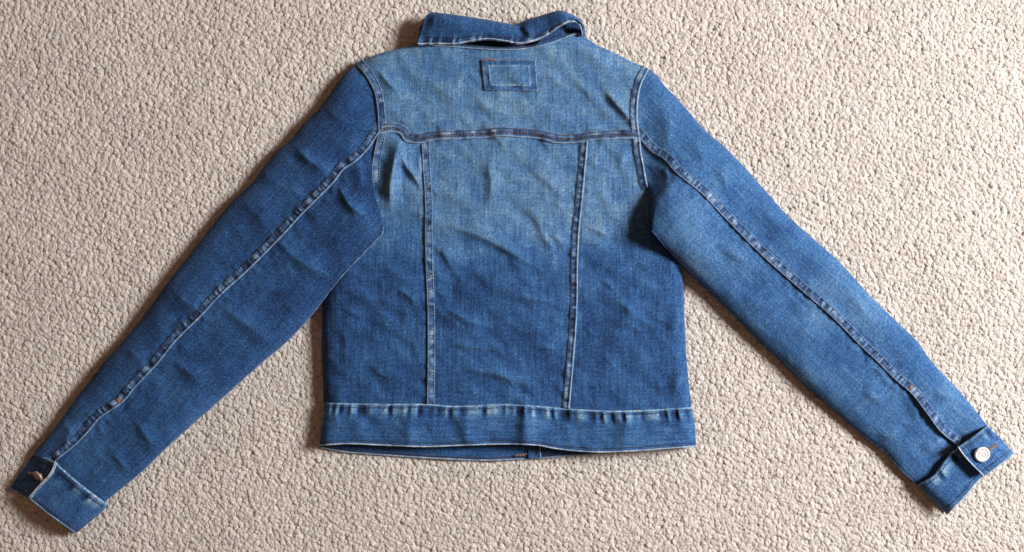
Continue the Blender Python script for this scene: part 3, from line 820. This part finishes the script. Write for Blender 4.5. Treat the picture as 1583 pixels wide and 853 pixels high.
# front waistband, seen through the open hem
FW_B = catmull([(494, 690.5), (515, 695), (539, 698.5), (597.5, 703), (656, 707), (715, 710), (754, 711), (793, 709.5), (832.5, 707.5), (872, 704.5), (925, 700), (980, 694)])
FW_T = catmull([(500, 640), (740, 645), (978, 650)])
X2, Y2, U2, V2 = coons(FW_T, FW_B, catmull([FW_T[0], FW_B[0]]), catmull([FW_T[-1], FW_B[-1]]), 240, 40)
Z2 = 5.0+3.0*np.exp(-((X2-690)/40)**2)+2.0*np.exp(-((X2-850)/30)**2)+0.8*vnoise(X2, Y2, 22, 120)-2.0*sstep(0.94, 1, V2)
f2 = 0.34+0.06*vnoise(X2, Y2, 40, 121)
fwb = grid_obj('front_waistband', X2, Y2, Z2, M_DENIM, jacket, Y2+900, X2, f2)
stitches([np.stack([X2[:, 37], Y2[:, 37], Z2[:, 37]], 1)], M_PLUM, fwb, length=3.2, gap=1.2, rad=0.8)
tube('hem_edge', np.stack([X2[:, -1], Y2[:, -1]+0.4, Z2[:, -1]+0.6], 1), 1.25, M_SEAM, fwb, tone=0.78, sd=3)
# button placket end and its pale edge
px = np.linspace(817, 834, 9)[:, None]+np.zeros((1, 12)); py = np.linspace(676, 708.4, 12)[None, :]+np.zeros((9, 1))
pz = 8.6+0.5*vnoise(px, py, 9, 122)+np.zeros_like(px)
pl = grid_obj('front_placket', px, py, pz, M_DENIM, jacket, px, py, 0.36+0*px)
tube('placket_edge', np.stack([np.full(12, 835.0), np.linspace(676, 707, 12), np.full(12, 8.8)], 1), 1.3, M_SEAM, pl, tone=0.85, sd=4)
stitches([np.stack([np.full(12, 830.5), np.linspace(676, 706, 12), np.full(12, 9.2)], 1)], M_NAVY, pl)
rows = [np.stack([np.linspace(797, 815, 8), np.linspace(703.5+k, 701.5+k, 8), np.full(8, 9.5)], 1) for k in (0, 1.2)]
stitches(rows, M_TOBACCO, fwb, 'bar_tack', length=4.0, gap=0.6)
tx = np.linspace(750, 771, 8)[:, None]+np.zeros((1, 5)); ty = np.linspace(706, 713.8, 5)[None, :]+0.4*np.sin(tx)
grid_obj('hem_tag', tx, ty, 2.5+0*tx, M_TAG, fwb, tx, ty, 0.5+0*tx)
tx = np.linspace(772, 806, 8)[:, None]+np.zeros((1, 5)); ty = np.linspace(706, 712.8, 5)[None, :]+0.4*np.sin(tx)-(tx-772)*0.06
grid_obj('hem_tab', tx, ty, 2.3+0*tx, M_SEAM, fwb, tx, ty, 0.6+0*tx)

# ------------------------------------------------------------------ label patch on the yoke
pc = A([(743, 92.5), (828, 92), (831.5, 142), (748, 140)])
Xp, Yp, Up, Vp = coons(catmull([pc[0], pc[1]]), catmull([pc[3], pc[2]]), catmull([pc[0], pc[3]]), catmull([pc[1], pc[2]]), 70, 44)
e = np.minimum(np.minimum(Up, 1-Up)*85, np.minimum(Vp, 1-Vp)*49)
inner = sstep(9, 12, np.minimum(Up, 1-Up)*85)*sstep(7, 10, np.minimum(Vp, 1-Vp)*49)
ring = np.exp(-((np.minimum(np.minimum(Up, 1-Up)*85-11.5, np.minimum(Vp, 1-Vp)*49-9.5))/1.4)**2)
Zp = zB(Xp, Yp)+np.interp(e, [0, 0.5, 1.5, 3], [0.2, 1.6, 2.6, 2.0])+0.9*ring+0.5*inner+0.5*vnoise(Xp, Yp, 7, 131)*(1-inner)
fp = 0.50+0.04*inner+0.34*ring*(0.7+0.4*vnoise(Xp, Yp, 12, 132))+0.14*vnoise(Xp, Yp, 9, 133)*(1-inner)-0.10*(np.exp(-((Vp-0.86)/0.07)**2)+np.exp(-((Vp-0.1)/0.06)**2))
fp = np.where(e < 0.9, 0.66, fp)
patch = grid_obj('label_patch', Xp, Yp, Zp, M_DENIM, jacket, Xp, Yp, fp)
def prow(a, b, n=50):
    t = np.linspace(0, 1, n); x = a[0]+(b[0]-a[0])*t; y = a[1]+(b[1]-a[1])*t+0.4*np.sin(t*14)
    return np.stack([x, y, zB(x, y)+1.9], 1)
ins = lambda p, dx, dy: (p[0]+dx, p[1]+dy)
q = [ins(pc[0], 1.8, 1.6), ins(pc[1], -1.8, 1.6), ins(pc[2], -1.8, -1.6), ins(pc[3], 1.8, -1.6)]
stitches([prow(q[0], q[1]), prow(q[1], q[2]), prow(q[2], q[3]), prow(q[3], q[0])], M_PATCH, patch, length=3.2, gap=1.5, rad=0.65, lift=0.2)
z0 = float(zB(A([755.0]), A([92.0]))[0])+2.6
stitches([A([(747, 94, z0), (752, 92, z0), (757, 89.5, z0)]), A([(756, 90, z0), (760, 92.5, z0), (768, 90.5, z0)]), A([(757, 92.5, z0), (768, 92, z0)]), A([(750, 91, z0), (756, 94, z0)])],
         M_TOBACCO, patch, 'loose_thread', length=5.0, gap=0.4, rad=0.8)

# ------------------------------------------------------------------ collar
# the leaf: from the fold (top) down to its free edge; the right end curls over
CT = catmull([(666, 18), (700, 22), (750, 29.5), (780, 35), (797, 37.5), (812, 31), (842, 22), (865, 16), (879, 20), (894, 28), (903, 40), (904.5, 55)])
CB = catmull([(645, 67), (671, 66.5), (704, 66.5), (730, 61.5), (753, 59), (776, 61.5), (803, 65.5), (824, 61.5), (845, 52.5), (865, 39.5), (878, 32.5), (888, 32.5), (896.5, 39), (900.5, 54)])
CLf = catmull([(666, 18), (659, 24), (653, 42), (645, 67)]); CRt = catmull([CT[-1], CB[-1]])
nu, nv = 190, 44
Xc, Yc, Uc, Vc = coons(CT, CB, CLf, CRt, nu, nv, None, lambda t: ease_start(t))
sC = Uc*arclen(CB)
ridge = 36+6*np.exp(-((Xc-690)/60)**2)+12*np.exp(-((Xc-872)/30)**2)-5*np.exp(-((Xc-800)/16)**2)
ridge = ridge-18*sstep(890, 905, Xc)*sstep(30, 54, Yc)
bot = 30+7*np.exp(-((Xc-762)/48)**2)+14*np.exp(-((Xc-875)/26)**2)-10*sstep(893, 903, Xc)*sstep(34, 54, Yc)
w = Vc
Zc = (ridge-13)+(13+4*np.sin(math.pi*np.clip(w, 0, 1)))*roll(w, 0.38)*(1-w)+w*(bot-(ridge-13))
Zc = Zc*1.0
lf = sstep(0.06, 0.0, Uc)
Zc = Zc-10*lf*(1-w)
pkc = pucker(sC, 140, 4.5)
edgez = np.exp(-((1-w)/0.22)**2)
Zc = Zc+0.9*pkc*edgez+0.7*vnoise(Xc, Yc, 20, 141)+0.5*vnoise(Xc, Yc, 9, 142)+fold(Xc, Yc, [(806, 40), (818, 52), (828, 62)], 3.0, 6, 8)-fold(Xc, Yc, [(797, 36), (806, 48), (812, 60)], 4.0, 7, 6)
fc = 0.31+0.06*vnoise(Xc, Yc, 40, 143)+0.42*np.clip(pkc, -0.6, 1)*edgez
collar = grid_obj('collar', Xc, Yc, Zc, M_DENIM, jacket, Xc+300, Yc, fc)
stitches([np.stack([Xc[:, -7], Yc[:, -7], Zc[:, -7]], 1)[6:-20]], M_NAVY, collar)
ce = np.stack([Xc[:, -1], Yc[:, -1], Zc[:, -1]], 1)
tube('collar_edge', ce+A([0, 0.4, 0.2]), 1.0, M_SEAM, collar, tone=0.84, sd=5)
tube('collar_edge', ce+A([0, 2.0, -2.6]), 0.9, M_SEAM, collar, tone=0.76, sd=6)
# under leaf (inner layer of the collar) closing the leaf's thickness
Zu = Zc-3.4
grid_obj('collar_facing', Xc, Yc+1.0*w, Zu, M_DENIM, collar, Xc, Yc, 0.15+0*Xc)
# collar stand: rises from the neck seam under the leaf
NB = C['NECK']
NT = catmull([(662, 34), (700, 36), (750, 42), (797, 48), (842, 34), (866, 24), (880, 26), (892, 36)])
Xs, Ys, Us, Vs = coons(NT, NB, catmull([NT[0], NB[0]]), catmull([NT[-1], NB[-1]]), 160, 30)
zn = zB(Xs, Ys)
deep = sstep(0.12, 0.25, Us)*sstep(0.74, 0.64, Us)+sstep(0.87, 0.93, Us)
znk = zB(Xs[:, -1:], Ys[:, -1:])+1.5
Zs = (1-deep)*(20+(znk-20)*sstep(0.1, 1.0, Vs))+deep*(4+(znk-4)*sstep(0.80, 1.0, Vs))+0.4*vnoise(Xs, Ys, 9, 150)
pks = pucker(Us*arclen(NB), 151, 7.0)
fs = 0.28+0.22*np.clip(pks, -0.5, 1)*np.exp(-((Vs-0.8)/0.3)**2)
stand = grid_obj('collar_stand', Xs, Ys, Zs, M_DENIM, jacket, Xs+500, Ys, fs)
stitches([np.stack([Xs[:, -6], Ys[:, -6], Zs[:, -6]+0.4], 1)[10:-4]], M_NAVY, stand)
nn = np.stack([NB[:, 0], NB[:, 1]+0.8, zB(NB[:, 0], NB[:, 1])+1.3], 1)
tube('neck_seam_edge', nn, 1.1, M_SEAM, stand, tone=0.72, sd=7)
# inside of the neck, below the leaf
Xi, Yi, Ui, Vi = coons(catmull([(650, 40), (668, 24), (760, 38), (800, 44), (862, 22), (890, 30), (902, 44)]), NB, catmull([(650, 40), NB[0]]), catmull([(902, 44), NB[-1]]), 60, 14)
grid_obj('neck_lining', Xi, Yi, 7.0+3*Vi, M_DENIM, jacket, Xi, Yi, 0.15+0*Xi)

# ------------------------------------------------------------------ cuffs
def cuff_patch(name, top, bottom, left, right, zf, base, parent, seed, grain, nu=70, nv=44, wu=None, wv=None, lipw=0.05, puck=0.34):
    X, Y, U, V = coons(top, bottom, left, right, nu, nv, wu, wv)
    sU = U*arclen(top)
    pk = pucker(sU+V*6, seed, 7.0)
    tz = np.exp(-((V-0.17)/0.13)**2)
    Z = zf(X, Y, U, V)+np.interp(V, [0, lipw*0.5, lipw*1.4, 0.16, 0.9, 0.97, 1], [-1.5, 2.4, 3.2, 2.0, 2.4, 2.8, 1.2])+1.0*pk*tz+0.6*vnoise(X, Y, 13, seed+2)
    f = base+1.3*puck*pk*tz+0.08*vnoise(X, Y, 26, seed+3)+0.06*vnoise(X, Y, 10, seed+4)
    f = np.where(V < lipw*1.0, 0.72+0.12*vnoise(sU, sU*0, 6, seed+9), f)
    a = grain
    o = grid_obj(name, X, Y, Z, M_SLEEVE, parent, X*a[0]+Y*a[1]+seed*7, X*a[1]-Y*a[0], f)
    return o, X, Y, Z
def row3(X, Y, Z, k, axis=1): return np.stack([X[:, k], Y[:, k], Z[:, k]], 1) if axis == 1 else np.stack([X[k], Y[k], Z[k]], 1)

# left cuff ------------------------------------------------------
lt = catmull([(53, 700), (70, 706), (86, 713), (95, 722), (130, 752), (167, 779.5)])
lb = catmull([(15.5, 754), (43, 768), (75, 793), (118.5, 824)])
ll = catmull([(53, 700), (34, 728), (15.5, 754)]); lr = catmull([(167, 779.5), (158, 791), (140, 806), (118.5, 824)])
LC_ROLL = [thin(ll), thin(lr)]
def zlc(x, y, u, v):
    f = roll(np.minimum(seg_dist(x, y, LC_ROLL[0])[0], seg_dist(x, y, LC_ROLL[1])[0]), 22.0)
    return 5+(3+17*f+4*np.exp(-((u-0.62)/0.2)**2)*f)*sstep(0.12, 0.30, u)
cuffL, Xl, Yl, Zl = cuff_patch('cuff', lt, lb, ll, lr, zlc, 0.37, jacket, 160, (0.72, 0.69), 100, 52, ease_both)
stitches([row3(Xl, Yl, Zl, 6)[42:-3], row3(Xl, Yl, Zl, 47)[30:-3]], M_NAVY, cuffL)
tube('cuff_edge', row3(Xl, Yl, Zl, -1)+A([-0.4, 0.6, -0.2]), 1.3, M_SEAM, cuffL, tone=0.68, sd=8)
tube('cuff_edge', row3(Xl, Yl, Zl, -1)+A([-0.6, 0.8, -3.4]), 1.2, M_SEAM, cuffL, tone=0.55, sd=9)
Xi = np.repeat(Xl[:, -1:], 8, 1)+np.linspace(0, 1, 8)[None, :]*22; Yi = np.repeat(Yl[:, -1:], 8, 1)-np.linspace(0, 1, 8)[None, :]*24
grid_obj('cuff_underside', Xi, Yi, np.minimum(Zl[:, -1:]-4, 4.0)+0*Xi, M_SLEEVE, cuffL, Xi, Yi, 0.2+0*Xi)
ft = catmull([(53, 700), (70, 706), (85, 713)]); fb_ = catmull([(15.5, 754), (30, 761), (44, 768.5)])
fe = catmull([(85, 713), (77, 732), (62, 748), (44, 768.5)])
def zlf(x, y, u, v):
    d = seg_dist(x, y, thin(ll))[0]
    return 5+33*np.clip(d/36.0, 0, 1.1)**0.9-3*v
flapL, Xf, Yf, Zf = cuff_patch('cuff_flap', ft, fb_, ll, fe, zlf, 0.26, cuffL, 165, (0.72, 0.69), 40, 46, None, None, puck=0.12)
stitches([row3(Xf, Yf, Zf, 5), row3(Xf, Yf, Zf, 41), row3(Xf, Yf, Zf, 34, 0)], M_NAVY, cuffL)
tube('cuff_edge', row3(Xf, Yf, Zf, -1, 0)+A([0.4, 0.4, 0]), 1.5, M_SEAM, cuffL, tone=0.88, sd=10)
tube('cuff_edge', row3(Xf, Yf, Zf, -1, 0)+A([2.4, 2.0, -3.0]), 1.4, M_SEAM, cuffL, tone=0.80, sd=11)

# right cuff -----------------------------------------------------
rt = catmull([(1419, 749), (1443, 733.5), (1460, 711), (1473, 697), (1500, 679), (1527, 657)])
rb = catmull([(1463.7, 794), (1491, 766), (1518.6, 735.5), (1544, 718), (1567, 700)])
rl = catmull([(1419, 749), (1443, 774), (1463.7, 794)]); rrr = catmull([(1527, 657), (1546, 677), (1567, 700)])
def zrc(x, y, u, v):
    f = roll(np.minimum(seg_dist(x, y, thin(rl))[0], seg_dist(x, y, thin(rrr))[0]), 24.0)
    return 8+17*f-3*np.exp(-((u-0.52)/0.12)**2)*f
cuffR, Xr, Yr, Zr = cuff_patch('cuff', rt, rb, rl, rrr, zrc, 0.45, jacket, 170, (0.69, -0.72), 100, 52, ease_both, puck=0.36)
stitches([row3(Xr, Yr, Zr, 6)[3:60], row3(Xr, Yr, Zr, 46)[3:64]], M_NAVY, cuffR)
tube('cuff_edge', row3(Xr, Yr, Zr, -1)+A([0.5, 0.5, -0.2]), 1.4, M_SEAM, cuffR, tone=0.84, sd=12)
tube('cuff_edge', row3(Xr, Yr, Zr, -1)+A([0.7, 0.7, -3.4]), 1.2, M_SEAM, cuffR, tone=0.6, sd=13)
Xi = np.repeat(Xr[:, -1:], 8, 1)-np.linspace(0, 1, 8)[None, :]*24; Yi = np.repeat(Yr[:, -1:], 8, 1)-np.linspace(0, 1, 8)[None, :]*22
grid_obj('cuff_underside', Xi, Yi, np.minimum(Zr[:, -1:]-4, 4.0)+0*Xi, M_SLEEVE, cuffR, Xi, Yi, 0.2+0*Xi)
gt = catmull([(1481, 690), (1500, 677), (1527, 657)]); gb = catmull([(1521, 735), (1544, 718.5), (1567.5, 700.5)])
gl = catmull([(1481, 690), (1495, 708.5), (1521, 735)])
def zrf(x, y, u, v):
    d = seg_dist(x, y, thin(rrr))[0]
    return 9+25*roll(d, 34.0)+2*np.exp(-(u/0.2)**2)
flapR, Xg, Yg, Zg = cuff_patch('cuff_flap', gt, gb, gl, rrr, zrf, 0.42, cuffR, 176, (0.69, -0.72), 46, 46, ease_end, None, lipw=0.06, puck=0.24)
stitches([row3(Xg, Yg, Zg, 6), row3(Xg, Yg, Zg, 40), row3(Xg, Yg, Zg, 6, 0)], M_NAVY, cuffR)
tube('cuff_edge', row3(Xg, Yg, Zg, 0, 0)+A([-0.3, 0.4, -0.1]), 1.3, M_SEAM, cuffR, tone=0.84, sd=14)
tube('cuff_edge', row3(Xg, Yg, Zg, -1)+A([0.4, 0.5, 0]), 1.2, M_SEAM, cuffR, tone=0.66, sd=15)

# buttons ---------------------------------------------------------
def revolve(profile, n=40):
    V = []; F = []
    for (r, z) in profile:
        for k in range(n):
            th = 2*math.pi*k/n; V.append((r*math.cos(th), r*math.sin(th), z))
    m = len(profile)
    for i in range(m-1):
        for k in range(n): F.append((i*n+k, i*n+(k+1) % n, (i+1)*n+(k+1) % n, (i+1)*n+k))
    return A(V), np.array(F)
def button(px_, py_, pz_, r, tilt, mat, label):
    prof = [(r*0.75, -3.2), (r*0.97, -2.4), (r, -1.0), (r*0.98, 0.4), (r*0.9, 1.2), (r*0.8, 1.3), (r*0.70, 0.7), (r*0.62, 0.4), (r*0.54, 0.6), (r*0.50, 1.0), (r*0.44, 0.8),
            (r*0.40, 0.4), (r*0.30, 0.5), (r*0.12, 0.62), (r*0.001, 0.62)]
    V, F = revolve(prof)
    Vs_, Fs_ = revolve([(r*0.3, -8), (r*0.3, -2.6)], 16)
    b = mesh_obj('button', V*S, F, mat, jacket)
    sh = mesh_obj('button_shank', Vs_*S, Fs_, mat, b)
    p = at(A([px_]), A([py_]), A([pz_]))[0]
    b.location = p; b.rotation_euler = tilt
    b['label'] = label
    return b
def height_of(X, Y, Z, x, y):
    return float(Z.ravel()[np.argmin((X-x).ravel()**2+(Y-y).ravel()**2)])
zr = height_of(Xg, Yg, Zg, 1518, 703)
button(1518.6, 702.6, zr+5.2, 11.6, (0.10, -0.06, 0.3), M_SILVER, 'round silver metal shank button with a ring on the cuff')
zl = height_of(Xf, Yf, Zf, 60, 737)
button(58.5, 737.5, zl+4.0, 10.0, (0.35, -0.75, 0.2), M_COPPER, 'copper toned metal button tilted on its edge')
def buttonhole(a, b, X, Y, Z, par):
    rows = []
    a = A(a); b = A(b); d = (b-a)/np.linalg.norm(b-a); n = A([-d[1], d[0]])
    for k in np.arange(0, np.linalg.norm(b-a), 1.1):
        p = a+d*k
        for s_ in (-1, 1):
            q0 = p+n*s_*0.3; q1 = p+n*s_*2.5
            z = height_of(X, Y, Z, *p)+0.9
            rows.append(A([(q0[0], q0[1], z+0.2), (q1[0], q1[1], z)]))
    return stitches(rows, M_TOBACCO, par, 'buttonhole', length=2.0, gap=0.5, rad=0.55)
buttonhole((1526, 697), (1541.5, 686), Xg, Yg, Zg, cuffR)
buttonhole((44, 731), (56, 735), Xf, Yf, Zf, cuffL)
